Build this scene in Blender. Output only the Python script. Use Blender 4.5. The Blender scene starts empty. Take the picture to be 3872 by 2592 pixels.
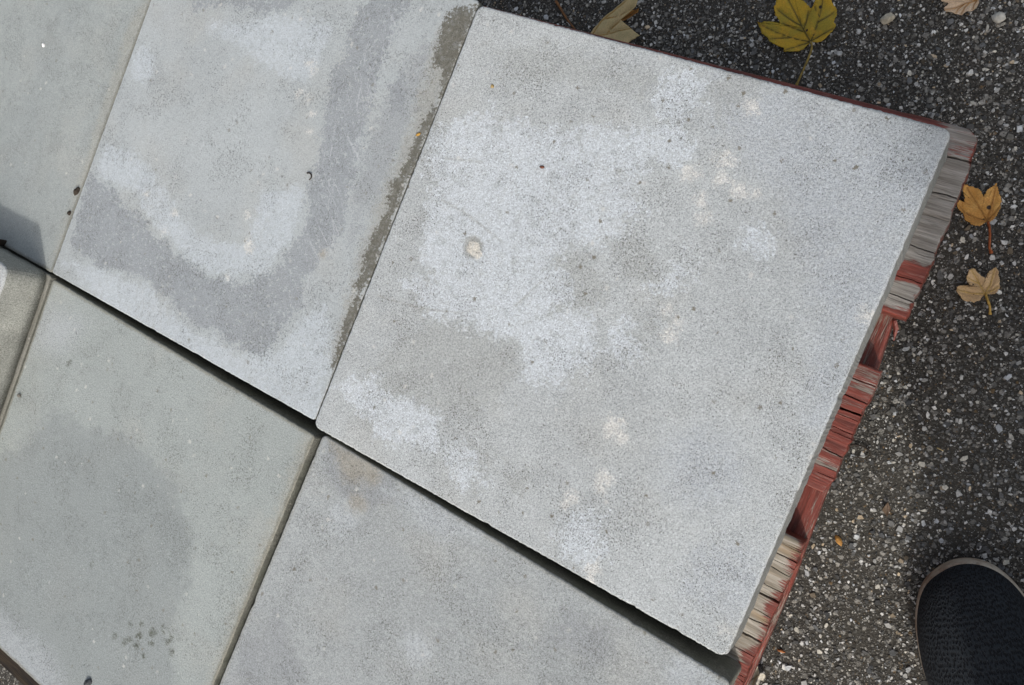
import bpy, bmesh, math, random
import numpy as np
from mathutils import Vector, Matrix, noise as mnoise
random.seed(7); RNG = np.random.default_rng(7)
sc = bpy.context.scene
COL = sc.collection

# ------------------------------------------------------------------ camera, sky, sun, exposure
ZT = 0.187                      # top of the slabs above the ground (0.14 pallet + 0.047 slab)
CAM = Vector((0.24480, 0.01108, 0.63101 + ZT))
AX = Vector((0.827867, 0.368764, -0.422669)); AY = Vector((0.373043, -0.924689, -0.076094)); AZ = Vector((-0.418898, -0.094678, -0.903084))
cd = bpy.data.cameras.new('camera'); cam = bpy.data.objects.new('camera', cd); COL.objects.link(cam)
cd.sensor_width = 36; cd.lens = 36 * 3204.65 / 3872; cd.clip_start = 0.01; cd.clip_end = 500
cam.matrix_world = Matrix(((AX.x, -AY.x, -AZ.x, CAM.x), (AX.y, -AY.y, -AZ.y, CAM.y), (AX.z, -AY.z, -AZ.z, CAM.z), (0, 0, 0, 1)))
sc.camera = cam
SUN_EL = math.radians(39.5); SUN_AZ = math.atan2(0.64, -0.77)      # sun stands towards +x, -y
w = bpy.data.worlds.new('World'); sc.world = w; w.use_nodes = True
wn = w.node_tree; bg = wn.nodes['Background']; sky = wn.nodes.new('ShaderNodeTexSky')
sky.sky_type = 'NISHITA'; sky.sun_disc = False; sky.sun_elevation = SUN_EL; sky.sun_rotation = SUN_AZ
sky.dust_density = 4.0; sky.air_density = 1.0; sky.ozone_density = 0.6
hz = wn.nodes.new('ShaderNodeHueSaturation'); hz.inputs['Saturation'].default_value = 0.55          # thin bright haze
wn.links.new(sky.outputs[0], hz.inputs['Color']); wn.links.new(hz.outputs[0], bg.inputs[0]); bg.inputs[1].default_value = 0.15
sl = bpy.data.lights.new('sun', 'SUN'); sl.energy = 1.6; sl.angle = math.radians(3.0); sl.color = (1.0, 0.97, 0.93)
so = bpy.data.objects.new('sun', sl); COL.objects.link(so)
sd = Vector((math.sin(SUN_AZ) * math.cos(SUN_EL), math.cos(SUN_AZ) * math.cos(SUN_EL), math.sin(SUN_EL)))
so.rotation_euler = sd.to_track_quat('Z', 'Y').to_euler(); so.location = sd * 5
sc.view_settings.view_transform = 'Standard'; sc.view_settings.look = 'None'; sc.view_settings.exposure = 0.24; sc.view_settings.gamma = 1

# ------------------------------------------------------------------ helpers
def at(px, py, z, k=1.0, ox=0, oy=0):
    """a measured point of the photograph on the horizontal plane at height z (k, ox, oy: scale and origin of the enlargement it was read in)"""
    d = AX * ((ox + px / k - 1936) / 3204.65) + AY * ((oy + py / k - 1296) / 3204.65) + AZ
    return CAM + d * ((z - CAM.z) / d.z)
def tag(o, label=None, cat=None, group=None, kind=None):
    for k, v in (('label', label), ('category', cat), ('group', group), ('kind', kind)):
        if v: o[k] = v
    return o
def empty(name, loc=(0, 0, 0)):
    o = bpy.data.objects.new(name, None); COL.objects.link(o); o.location = loc; o.empty_display_size = .05; return o
def mesh_obj(name, verts, faces, mats, parent=None, loc=(0, 0, 0), smooth=False, attrs=None, mi=None):
    me = bpy.data.meshes.new(name)
    v = np.asarray(verts, dtype=float) - np.asarray(loc, dtype=float)
    me.from_pydata([tuple(p) for p in v], [], faces); me.update()
    for m in (mats if isinstance(mats, (list, tuple)) else [mats]): me.materials.append(m)
    if mi is not None: me.polygons.foreach_set('material_index', np.asarray(mi, dtype=np.int32))
    if smooth: me.polygons.foreach_set('use_smooth', [True] * len(me.polygons))
    for k, a in (attrs or {}).items():
        at_ = me.attributes.new(k, 'FLOAT', 'POINT'); at_.data.foreach_set('value', np.asarray(a, dtype=np.float32))
    o = bpy.data.objects.new(name, me); COL.objects.link(o); o.location = loc
    if parent:
        o.parent = parent; o.location = Vector(loc) - Vector(parent.location) if parent.parent is None else Vector(loc) - Vector(parent.location) - Vector(parent.parent.location)
    return o
def n1(x, seed=0.0, s=1.0): return mnoise.noise(Vector((x * s, seed * 7.31 + .37, seed * 3.1)))
def n2(x, y, seed=0.0, s=1.0): return mnoise.noise(Vector((x * s, y * s, seed * 5.17 + .21)))
def fnoise(P, s, seed, octv=3):
    out = np.zeros(len(P)); a = 1.0
    for o in range(octv):
        out += a * np.array([mnoise.noise(Vector((p[0] * s, p[1] * s, seed + o * 3.3))) for p in P]); a *= .5; s *= 2.1
    return out
def sdf(P, poly):
    """signed distance (positive inside) of points P (n,2) to a polygon"""
    poly = np.asarray(poly); n = len(poly); d = np.full(len(P), 1e9); ins = np.zeros(len(P), bool)
    for i in range(n):
        a = poly[i]; b = poly[(i + 1) % n]; ab = b - a
        t = np.clip(((P - a) @ ab) / (ab @ ab + 1e-12), 0, 1); d = np.minimum(d, np.linalg.norm(P - a - t[:, None] * ab, axis=1))
        c = ((a[1] > P[:, 1]) != (b[1] > P[:, 1])); x = (b[0] - a[0]) * (P[:, 1] - a[1]) / ((b[1] - a[1]) if abs(b[1] - a[1]) > 1e-12 else 1e-12) + a[0]
        ins ^= c & (P[:, 0] < x)
    return np.where(ins, d, -d)
def tube(pts, rad, n=7):
    pts = [Vector(p) for p in pts]; V = []; Fc = []
    for i, p in enumerate(pts):
        t = (pts[min(i + 1, len(pts) - 1)] - pts[max(i - 1, 0)]).normalized()
        u = t.cross(Vector((0, 0, 1))); u = u.normalized() if u.length > 1e-4 else Vector((1, 0, 0)); v_ = u.cross(t)
        r = rad[i] if hasattr(rad, '__len__') else rad
        for k in range(n):
            a = 2 * math.pi * k / n; V.append(tuple(p + (u * math.cos(a) + v_ * math.sin(a)) * r))
    for i in range(len(pts) - 1):
        for k in range(n): Fc.append((i * n + k, i * n + (k + 1) % n, (i + 1) * n + (k + 1) % n, (i + 1) * n + k))
    Fc.append(tuple(range(n))[::-1]); Fc.append(tuple(range((len(pts) - 1) * n, len(pts) * n)))
    return V, Fc
def resample(pts, m):
    P = np.asarray(pts, float); L = np.r_[0, np.cumsum(np.linalg.norm(np.diff(P, axis=0), axis=1))]
    # smooth (Catmull-like through cosine of chord) resampling
    s = np.linspace(0, L[-1], m); return np.stack([np.interp(s, L, P[:, i]) for i in range(P.shape[1])], 1)

# ------------------------------------------------------------------ node helpers
class NT:
    def __init__(s, name):
        s.m = bpy.data.materials.new(name); s.m.use_nodes = True; s.t = s.m.node_tree; s.N = s.t.nodes; s.L = s.t.links
        s.b = s.N['Principled BSDF']; tc = s.N.new('ShaderNodeTexCoord'); s.obj = tc.outputs['Object']
    def n(s, t, ins=None, **pr):
        nd = s.N.new('ShaderNode' + t)
        for k, v in pr.items(): setattr(nd, k, v)
        for k, v in (ins or {}).items(): s.set(nd.inputs[k], v)
        return nd
    def set(s, sock, v):
        if isinstance(v, bpy.types.NodeSocket): s.L.new(v, sock)
        elif isinstance(v, (tuple, list)) and len(v) == 3 and sock.type == 'RGBA': sock.default_value = (*v, 1)
        else: sock.default_value = v
    def math(s, op, a, b=0.0, c=0.0, clamp=False):
        nd = s.n('Math', operation=op, use_clamp=clamp); s.set(nd.inputs[0], a); s.set(nd.inputs[1], b); s.set(nd.inputs[2], c); return nd.outputs[0]
    def add(s, a, b): return s.math('ADD', a, b)
    def mul(s, a, b): return s.math('MULTIPLY', a, b)
    def ss(s, x, lo, hi, a=0.0, b=1.0):
        nd = s.n('MapRange', interpolation_type='SMOOTHSTEP'); 
        for i, v in enumerate((x, lo, hi, a, b)): s.set(nd.inputs[i], v)
        return nd.outputs[0]
    def mix(s, f, a, b, blend='MIX'):
        nd = s.n('Mix', data_type='RGBA', blend_type=blend); s.set(nd.inputs[0], f); s.set(nd.inputs[6], a); s.set(nd.inputs[7], b); return nd.outputs[2]
    def noise(s, sc_, det=3.0, ro=.5, vec=None, dist=0.0, col=False):
        nd = s.n('TexNoise', {'Vector': vec or s.obj, 'Scale': sc_, 'Detail': det, 'Roughness': ro, 'Distortion': dist}); return nd.outputs[1 if col else 0]
    def vor(s, sc_, vec=None, out='Distance', feature='F1', rnd=1.0):
        nd = s.n('TexVoronoi', {'Vector': vec or s.obj, 'Scale': sc_, 'Randomness': rnd}, feature=feature); return nd.outputs[out]
    def mapv(s, scale=(1, 1, 1), loc=(0, 0, 0), rot=(0, 0, 0), vec=None):
        nd = s.n('Mapping', {'Vector': vec or s.obj, 'Scale': scale, 'Location': loc, 'Rotation': rot}); return nd.outputs[0]
    def attr(s, name, out='Fac'): return s.n('Attribute', attribute_name=name).outputs[out]
    def bump(s, h, dist, strength=1.0, prev=None):
        nd = s.n('Bump', {'Height': h, 'Distance': dist, 'Strength': strength})
        if prev is not None: s.L.new(prev, nd.inputs['Normal'])
        return nd.outputs[0]
    def fin(s, col=None, rough=None, bump=None, spec=None):
        if col is not None: s.set(s.b.inputs['Base Color'], col)
        if rough is not None: s.set(s.b.inputs['Roughness'], rough)
        if bump is not None: s.L.new(bump, s.b.inputs['Normal'])
        if spec is not None: s.set(s.b.inputs['Specular IOR Level'], spec)
        return s.m

def concrete(name, base, masks, seed, vary=.10, grain=.30, pits=.5, pitscale=330, streak=0.0, warm=(.385, .38, .345), warmamt=.28, cloud=.5, fleck=False, scr=False):
    """masks: list of (attribute, colour, edge width m, raggedness m, ragged scale, strength)"""
    t = NT(name); v = t.mapv(loc=(seed * 1.7, seed * .9, seed))
    lo = t.noise(7, 4, .55, v); md = t.noise(42, 5, .6, v); fn = t.noise(560, 4, .7, v); f2 = t.noise(1250, 2, .6, v)
    k = t.add(t.mul(t.math('SUBTRACT', lo, .5), 1.3), t.mul(t.math('SUBTRACT', md, .5), cloud))
    c = t.mix(t.math('ADD', k, .5, clamp=True), tuple(x * (1 - vary * 1.6) for x in base), tuple(x * (1 + vary * 1.4) for x in base))
    tint = t.ss(t.noise(16, 3, .5, t.mapv(loc=(seed, 5, 3))), .48, .72)
    c = t.mix(t.mul(tint, warmamt), c, warm)
    if streak:
        sv = t.mapv(scale=(1, .10, 1), rot=(0, 0, math.radians(-16)), loc=(seed, 0, 0)); st = t.ss(t.noise(420, 3, .65, sv), .60, .72)
        reg = t.ss(t.noise(9, 2, .5, t.mapv(loc=(4, seed, 0))), .45, .62); c = t.mix(t.mul(t.mul(st, reg), streak), c, (.52, .53, .54))
    for a, colr, wdt, rag, rs, stg in masks:
        s0 = t.attr(a); nn = t.math('SUBTRACT', t.noise(rs, 9, .78, v), .5); nf = t.math('SUBTRACT', t.noise(rs * 7, 4, .7, v), .5)
        d = t.add(t.add(s0, t.mul(nn, rag * 5.0)), t.mul(nf, rag * 3.6)); d = t.add(d, t.mul(t.math('SUBTRACT', fn, .5), wdt * 1.6)); m = t.mul(t.ss(d, -wdt, wdt), stg)
        if a == 'dark' and fleck: m = t.mul(m, t.ss(t.noise(230, 5, .72, v), .63, .55))
        if a in ('pale', 'cream', 'wet', 'blue'): m = t.mul(m, t.ss(t.noise(170, 7, .8, v), .40, .52, .72 if a == 'wet' else .40, 1.0))
        c = t.mix(m, c, colr)
    if scr:
        reg = t.ss(t.add(t.attr('scr'), t.mul(t.math('SUBTRACT', t.noise(60, 5, .7, v), .5), .05)), -.006, .010)
        for ang, sc2 in ((-52, 300), (-12, 380), (-40, 700)):
            stv = t.n('Mapping', {'Vector': t.n('VectorRotate', {'Vector': t.obj, 'Angle': math.radians(ang)}, rotation_type='Z_AXIS').outputs[0], 'Scale': (1, .06, 1)}).outputs[0]
            c = t.mix(t.mul(t.mul(t.ss(t.noise(sc2, 4, .7, stv), .56, .68), reg), .42), c, (.50, .515, .53))
    bl = t.noise(95, 5, .7, v); c = t.mix(t.mul(t.ss(bl, .54, .68), cloud * .55), c, tuple(x * .80 for x in base)); c = t.mix(t.mul(t.ss(bl, .44, .30), cloud * .45), c, tuple(x * 1.17 for x in base))
    g = t.add(t.mul(t.math('SUBTRACT', fn, .5), grain * 3.6), t.mul(t.math('SUBTRACT', f2, .5), grain * 4.2))
    c = t.mix(1.0, c, t.n('CombineXYZ', {0: t.add(g, 1.0), 1: t.add(g, 1.0), 2: t.add(g, 1.0)}).outputs[0], 'MULTIPLY')
    dens = t.noise(26, 4, .6, v); th1 = t.ss(dens, .32, .66, .655, .555)
    p1 = t.noise(900, 4, .72, t.mapv(loc=(seed, 9, 1), scale=(1, .8, 1)), .6); pm = t.ss(p1, th1, t.add(th1, .06))
    p2 = t.noise(330, 5, .75, t.mapv(loc=(2, seed, 7)), .8); pm2 = t.ss(p2, t.ss(dens, .35, .65, .70, .635), t.ss(dens, .35, .65, .74, .675))
    c = t.mix(t.mul(pm, pits), c, (.15, .145, .125)); c = t.mix(t.mul(pm2, pits), c, (.14, .13, .105))
    wd = t.vor(105, v); wc = t.n('SeparateColor', {0: t.vor(105, v, 'Color')}).outputs[1]; wd = t.add(wd, t.mul(t.math('SUBTRACT', p2, .5), 1.1))
    c = t.mix(t.mul(t.mul(t.ss(wd, .20, .08), t.ss(wc, .86, .89)), pits * .9), c, (.17, .155, .12))
    c = t.mix(t.mul(t.mul(t.ss(wd, .20, .12), t.ss(wc, .09, .06)), .5), c, (.60, .585, .54))
    h = t.add(t.add(t.mul(fn, .55), t.mul(f2, .35)), t.mul(t.math('MAXIMUM', pm, pm2), -.9)); bp = t.bump(t.noise(55, 3, .5, v), .0012, .35); bp = t.bump(h, .0010, .7, bp)
    return t.fin(c, .9, bp, .25)
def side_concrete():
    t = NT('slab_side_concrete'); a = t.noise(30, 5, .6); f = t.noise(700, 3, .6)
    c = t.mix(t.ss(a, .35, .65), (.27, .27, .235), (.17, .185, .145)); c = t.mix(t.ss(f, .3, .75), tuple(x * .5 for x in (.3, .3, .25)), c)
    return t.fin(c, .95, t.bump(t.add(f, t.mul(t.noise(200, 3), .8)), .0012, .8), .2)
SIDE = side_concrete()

# ------------------------------------------------------------------ ground
def asphalt():
    t = NT('asphalt'); v = t.obj
    wv = t.n('VectorMath', {0: v, 1: t.n('VectorMath', {0: t.noise(160, 2, .5, v, col=True), 1: (.5, .5, .5)}, operation='SUBTRACT').outputs[0]}, operation='ADD')
    wv = t.n('VectorMath', {0: v, 1: t.n('VectorMath', {0: t.noise(180, 2, .5, v, col=True), 'Scale': .004}, operation='SCALE').outputs[0]}, operation='ADD').outputs[0]
    f = t.noise(420, 4, .65); lo = t.noise(5, 4, .55)
    c = t.mix(t.ss(f, .36, .66), (.020, .018, .015), (.080, .073, .061)); c = t.mix(t.mul(t.ss(lo, .45, .66), .45), c, (.085, .078, .062))
    hs = 0.0
    for s_, keep, tone in ((150, .55, .8), (300, .5, .9), (650, .52, .8)):
        d = t.vor(s_, wv); cc = t.n('SeparateColor', {0: t.vor(s_, wv, 'Color')})
        m = t.mul(t.ss(d, .42, .30), t.ss(cc.outputs[0], keep, keep + .04)); tn = t.mix(cc.outputs[1], (.07, .066, .056), (.46, .44, .39)); tn = t.mix(t.ss(cc.outputs[2], .86, .9), tn, (.18, .12, .06))
        c = t.mix(t.mul(m, tone), c, tn); hs = t.add(m, hs)
    bp = t.bump(t.add(t.mul(f, 1.2), t.mul(hs, .35)), .0022, .9)
    return t.fin(c, .82, bp, .3)
ASPH = asphalt()
S = 120.0
g = mesh_obj('ground', [(-S, -S, 0), (S, -S, 0), (S, S, 0), (-S, S, 0)], [(0, 1, 2, 3)], ASPH); tag(g, kind='structure')

def stones():
    """angular chippings set in the asphalt: far too many to count, one object"""
    t = NT('stone_chippings'); c = t.attr('tint', 'Color'); f = t.noise(500, 3, .6)
    c = t.mix(1.0, c, t.mix(t.ss(f, .25, .8), (.62, .62, .60), (1.12, 1.12, 1.12)), 'MULTIPLY'); m = t.fin(c, .7, t.bump(f, .0006, .6), .35)
    sets = [(7500, .0019, .0039, 6, 0), (30000, .0010, .0021, 5, 0), (60000, .0004, .0011, 4, 0), (7000, .0022, .0048, 5, 1)]
    V = []; Fq = []; C = []; off = 0
    for cnt, r0, r1, n, far in sets:
        if not far:                                  # dense where the picture looks, thinning out over the next 0.3 m
            nn_ = int(cnt * 3.0); x = RNG.uniform(-.55, .82, nn_); y = RNG.uniform(-.72, .80, nn_); out = np.maximum(np.maximum(-.25 - x, x - .52), np.maximum(-.42 - y, y - .50))
            keep = ~((x < .2) & (y < .20) & (y > -.58)) & (RNG.random(nn_) < np.clip(1 - out / .30, 0, 1)); cnt = int(.52 * nn_)
        else: x = RNG.uniform(-1.5, 1.9, cnt * 2); y = RNG.uniform(-1.7, 1.7, cnt * 2); keep = ~((x < .2) & (x > -.98) & (y < .20) & (y > -.58)) & ~((x > -.3) & (x < .60) & (y > -.5) & (y < .56))
        x = x[keep][:cnt]; y = y[keep][:cnt]; cnt = len(x)
        r = r0 + (r1 - r0) * RNG.random(cnt) ** 2.2; asp = RNG.uniform(.5, 1.0, cnt); rot = RNG.uniform(0, 6.28, cnt)
        a = (np.arange(n)[None, :] + RNG.uniform(-.42, .42, (cnt, n))) * 2 * math.pi / n; rr = RNG.uniform(.66, 1.25, (cnt, n)) * r[:, None]
        lx = np.cos(a) * rr; ly = np.sin(a) * rr * asp[:, None]; cs, sn = np.cos(rot)[:, None], np.sin(rot)[:, None]; px = lx * cs - ly * sn; py = lx * sn + ly * cs
        h = r * RNG.uniform(.10, .38, cnt); tx, ty = RNG.uniform(-.16, .16, (2, cnt))
        sc_t = RNG.uniform(.72, .92, cnt)[:, None]
        top = np.stack([x[:, None] + px * sc_t, y[:, None] + py * sc_t, h[:, None] + px * tx[:, None] + py * ty[:, None] + .0003], 2)
        bot = np.stack([x[:, None] + px, y[:, None] + py, np.full_like(px, -.0012)], 2)
        vv = np.concatenate([top, bot], 1).reshape(-1, 3); V.append(vv)
        lum = np.where(RNG.random(cnt) < (.40 if r0 > .0009 else .30), RNG.uniform(.36, .76, cnt), RNG.uniform(.05, .17, cnt))
        hue = RNG.random(cnt); tint = np.where(hue[:, None] < .62, np.array([1., .985, .93]), np.where(hue[:, None] < .80, np.array([1., .95, .82]), np.where(hue[:, None] < .94, np.array([.96, .985, .99]), np.array([1., .80, .55]))))
        cc = np.c_[lum[:, None] * tint, np.ones(cnt)]; C.append(np.repeat(cc, 2 * n, 0))
        base = off + np.arange(cnt) * 2 * n
        for b in base.tolist():
            Fq.append(tuple(range(b, b + n)))
            for k in range(n): Fq.append((b + n + k, b + n + (k + 1) % n, b + (k + 1) % n, b + k))
        off += cnt * 2 * n
    V = np.concatenate(V); C = np.concatenate(C).astype(np.float32)
    o = mesh_obj('stone_chippings', V, Fq, m); a = o.data.attributes.new('tint', 'FLOAT_COLOR', 'POINT'); a.data.foreach_set('color', C.ravel())
    tag(o, 'pale angular stone chippings set in the dark asphalt', 'gravel', kind='stuff')
stones()

# ------------------------------------------------------------------ pallet
def wood(name, swap=False):
    """weathered wood with worn red paint; grain runs along local x (y when swap)"""
    t = NT(name); sc_ = (.05, 1, 1) if not swap else (1, .05, 1); gv = t.mapv(scale=sc_); gv2 = t.mapv(scale=(.12, 1, 1) if not swap else (1, .12, 1))
    p = t.attr('paint'); wv = t.attr('bare')
    s1 = t.noise(420, 4, .65, gv); s2 = t.noise(1500, 3, .6, gv); bl = t.noise(90, 5, .65, gv2)
    s3 = t.noise(1300, 4, .7, gv); m = t.add(p, t.add(t.add(t.mul(t.math('SUBTRACT', s1, .5), .6), t.mul(t.math('SUBTRACT', s3, .5), 1.0)), t.mul(t.math('SUBTRACT', bl, .5), .55))); m = t.ss(m, .42, .58)
    bare = t.mix(t.ss(s1, .3, .7), (.17, .155, .138), (.34, .32, .295)); bare = t.mix(t.mul(t.ss(s2, .44, .26), .6), bare, (.09, .08, .07))
    tan = t.mix(t.ss(s1, .32, .7), (.24, .205, .155), (.50, .455, .385)); tan = t.mix(t.ss(t.noise(60, 4, .6, gv2), .52, .70), tan, (.33, .22, .11)); bare = t.mix(wv, bare, tan)
    bare = t.mix(t.mul(t.ss(s3, .52, .68), .55), bare, (.075, .065, .055)); red = t.mix(t.ss(s1, .3, .75), (.095, .022, .015), (.255, .060, .041)); red = t.mix(t.mul(t.ss(t.noise(700, 3, .6, gv2), .56, .72), .55), red, (.30, .16, .13))
    c = t.mix(m, bare, red); r = t.mix(m, (.82,) * 3, (.38,) * 3)
    bp = t.bump(t.add(s1, t.mul(s2, .6)), .0009, .6); bp = t.bump(m, .0002, .6, bp)
    t.L.new(t.n('RGBToBW', {0: r}).outputs[0], t.b.inputs['Roughness']); return t.fin(c, None, bp, .4)
WOODX = wood('worn_red_wood_lengthwise'); WOODY = wood('worn_red_wood_crosswise', True)
pal = empty('pallet', (-.38, -.18, 0)); tag(pal, 'worn red-painted wooden pallet carrying the concrete slabs', 'pallet')

def board(name, parent, a0, a1, b0, b1, z0, z1, mat, seed, paint, bare=lambda a, b: 0.0, cracks=(), end=lambda b: 0.0, fine=0.0, swap=False, db=.004, groove=.0002):
    """a board whose grain runs along a (x, or y when swap): a0..a1 long, b0..b1 wide; fine = length of the finely modelled end at a1"""
    A = list(np.linspace(a0, a1 - fine, 12)) + (list(np.arange(a1 - fine, a1 - .001, .0018)[1:]) if fine else []) + [a1 - .0006, a1]; nb = max(int((b1 - b0) / db), 4); B = list(np.linspace(b0, b1, nb))
    for cb, cw, cdp, clen in cracks: B += [cb + o_ * .00022 for o_ in range(-9, 10)]
    B = sorted(x for x in B if b0 <= x <= b1); B = [x for i_, x in enumerate(B) if i_ == 0 or x - B[i_ - 1] > .0001 or x == b1]
    na = len(A); nb = len(B); V = []; pa = []; ba = []
    for i, a in enumerate(A):
        for j, b in enumerate(B):
            wb = b + .0014 * n2(a, b, seed, 18)
            gz = -groove * abs(n1(wb, seed, 330)) * 1.6 - groove * .6 * abs(n1(wb, seed + 9, 900)) + .0004 * n2(a * .4, b, seed + 3, 40)
            for cb, cw, cdp, clen in cracks:
                cc = cb + .0012 * n1(a, seed + cb * 50, 45) + .0004 * n1(a, seed + cb * 90, 220)
                q = (b - cc) / (cw * .32 * max(.0, min(1, (a - (a1 - clen)) / .02)) + 1e-5)
                if abs(q) < 1.6: gz -= cdp * max(0.0, 1 - (abs(q) / 1.6) ** 3)
            e = min(b - b0, b1 - b); gz -= .0018 * max(0, 1 - e / .002) ** 2
            ea = a
            if a > a1 - .03: ea = a + (end(b) + .0011 * n1(b, seed + 2, 260) + .0012 * n1(b, seed + 5, 90)) * (a - (a1 - .03)) / .03
            if i == na - 1: gz -= .0012
            V.append((ea, b + .0007 * n1(a, seed + j * .01, 60), z1 + gz)); pa.append(paint(a - a1, b)); ba.append(bare(a - a1, b))
    Fc = [(i * nb + j, (i + 1) * nb + j, (i + 1) * nb + j + 1, i * nb + j + 1) for i in range(na - 1) for j in range(nb - 1)]
    loop = [i * nb for i in range(na)] + [(na - 1) * nb + j for j in range(1, nb)] + [i * nb + nb - 1 for i in range(na - 2, -1, -1)] + [j for j in range(nb - 2, 0, -1)]
    prev = loop
    for r, zz in enumerate((z1 - .004, (z0 + z1) / 2, z0)):
        cur = []
        for li in loop:
            x, y, _ = V[li]; V.append((x + .0006 * n1(y * 300 + r * 3, seed), y + .0005 * n1(x * 200 + r, seed + 1), zz)); cur.append(len(V) - 1); pa.append(max(pa[li], .62 + .25 * n2(x, y, seed, 60))); ba.append(ba[li])
        L = len(loop)
        for k in range(L): Fc.append((prev[k], cur[k], cur[(k + 1) % L], prev[(k + 1) % L]))
        prev = cur
    Fc.append(tuple(prev[::-1]))
    if swap: V = [(b, a, z) for a, b, z in V]; Fc = [f[::-1] for f in Fc]
    loc = ((a0 + a1) / 2, (b0 + b1) / 2, z0) if not swap else ((b0 + b1) / 2, (a0 + a1) / 2, z0)
    return mesh_obj(name, V, Fc, mat, parent, loc, attrs={'paint': pa, 'bare': ba})
PX1 = .2168; PX0 = -.983; PZ = .14
def yc(px, py): return at(px, py, PZ).y
Z3 = (1.802, 2572, 0); Z4 = (1.782, 2900, 860); Z5 = (1.802, 2572, 1722)
def cy(x, y, zz): return at(x, y, PZ, *zz).y
def clamp(x, a=0, b=1): return max(a, min(b, x))
# three boards whose ends show beside the big slab, in the widths and gaps of the pallet (145, 100, 145, 100, 145 mm)
def paint1(a, b):
    bump_ = lambda x, lo, hi, w: clamp((x - lo) / w + .5) * clamp((hi - x) / w + .5)
    b2 = b + .0035 * n2(a, b, 5, 80)
    p = .12 + .35 * clamp((a + .0016 + .002 * n1(b, 3, 200)) / .002) + .60 * bump_(b2, .098, .116, .004) + .55 * bump_(b2, .06, .0795, .004) + .25 * bump_(b2, .082, .0885, .004)
    p += .62 * bump_(b2, .2065, .23, .005) * clamp((-.022 - a) / .02) + .30 * bump_(b2, .196, .23, .01) * clamp((a + .05) / .03)
    return p
crk1 = [(cy(1912, 1090, Z3), .0016, .012, .055), (cy(1820, 1335, Z3), .0009, .009, .045), (cy(1065, 152, Z4), .0007, .008, .04), (cy(975, 355, Z4), .0005, .006, .04), (cy(925, 482, Z4), .0006, .006, .035)] + [(random.uniform(.08, .21), .00045, .0012, random.uniform(.015, .05)) for _ in range(5)]
board('deck_board', pal, PX0, PX1 + .0008, .0742, .2172, .118, PZ, WOODX, 1, paint1, lambda a, b: .12, crk1, lambda b: (-.009 * clamp((b - .2105) / .0065) ** 1.5) - .0042 * clamp((b - .15) / .055), .075, db=.0008)
def paint2(a, b):
    p = .68 + .14 * n1(b, 4, 150)
    if b > .012: p -= .14
    if -.058 < b < -.034: p -= .13
    if -.036 < b < -.006: p += .16
    return p
crk2 = [(cy(660, 1048, Z4), .0006, .007, .04), (cy(610, 1160, Z4), .0006, .007, .04), (cy(572, 1242, Z4), .0013, .010, .06), (cy(525, 1370, Z4), .0003, .004, .04), (cy(450, 1520, Z4), .0006, .007, .04)] + [(random.uniform(-.06, .03), .00045, .0012, random.uniform(.015, .05)) for _ in range(5)]
board('deck_board', pal, PX0, PX1, -.0668, .0332, .118, PZ, WOODX, 2, paint2, lambda a, b: .35, crk2, lambda b: -.002 * clamp((-.05 - b) / .016), .075, db=.0008)
def paint3(a, b): return .12 + .55 * clamp((a + .014 + .009 * n1(b, 8, 70)) / .014) + (.08 if b < -.2 else 0)
crk3 = [(cy(730, 705, Z5), .0007, .008, .05), (cy(600, 970, Z5), .0013, .012, .06), (cy(530, 1068, Z5), .0004, .006, .04), (cy(530, 1132, Z5), .0008, .009, .05), (cy(482, 1242, Z5), .0015, .012, .06), (cy(635, 905, Z5), .0004, .005, .04), (cy(680, 790, Z5), .0005, .006, .04), (cy(770, 640, Z5), .0004, .004, .03)] + [(random.uniform(-.245, -.11), .00045, .0012, random.uniform(.015, .05)) for _ in range(5)]
board('deck_board', pal, PX0, PX1, -.2522, -.1070, .118, PZ, WOODX, 3, paint3, lambda a, b: .9, crk3, lambda b: 0.0, .075, db=.0008)
for y0, y1, sd_ in ((-.3930, -.2930, 4), (-.5820, -.4370, 5)):
    board('deck_board', pal, PX0, PX1, y0, y1, .118, PZ, WOODX, sd_, lambda a, b: .45 + .3 * n2(a, b, 3, 9), lambda a, b: .5)
def strend(b): return (-.0085 if b > .03 else .0028) + .002 * n1(b, 31, 30)
def stringer(x0, x1, sd_, edge):
    o = board('stringer_board', pal, -.5820, .2165, x0, x1, .096, .118, WOODY, sd_, lambda a, b: .62 + .15 * n2(a, b, 1, 30), lambda a, b: .6, swap=True, db=.0022 if edge else .006)
    return o
st = stringer(.0745, .2192, 11, True)
for v in st.data.vertices:                       # its outer edge is splintered away by the first gap
    if v.co.x > .055:
        y = v.co.y + st.location.y + pal.location.y
        v.co.x += (clamp((y - .02) / .02) * -.007 + clamp((y + .102) / .004) * -.0035 + .0011 * n1(y, 3, 120)) * clamp((v.co.x - .055) / .015)
stringer(-.4560, -.3110, 12, False); stringer(-.9810, -.8360, 13, False)
def plain_box(name, parent, x0, x1, y0, y1, z0, z1, mat, seed):
    bm = bmesh.new(); bmesh.ops.create_cube(bm, size=1)
    for v in bm.verts: v.co = Vector(((x1 - x0) * v.co.x, (y1 - y0) * v.co.y, (z1 - z0) * v.co.z))
    bmesh.ops.bevel(bm, geom=bm.edges[:], offset=.0025, segments=2, affect='EDGES')
    me = bpy.data.meshes.new(name); bm.to_mesh(me); bm.free(); me.materials.append(mat)
    for k, f in (('paint', .75), ('bare', .5)): me.attributes.new(k, 'FLOAT', 'POINT').data.foreach_set('value', [f + .15 * n1(i, seed) for i in range(len(me.vertices))])
    o = bpy.data.objects.new(name, me); COL.objects.link(o); o.parent = parent; o.location = Vector(((x0 + x1) / 2, (y0 + y1) / 2, (z0 + z1) / 2)) - parent.location
    return o
k = 0
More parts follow.
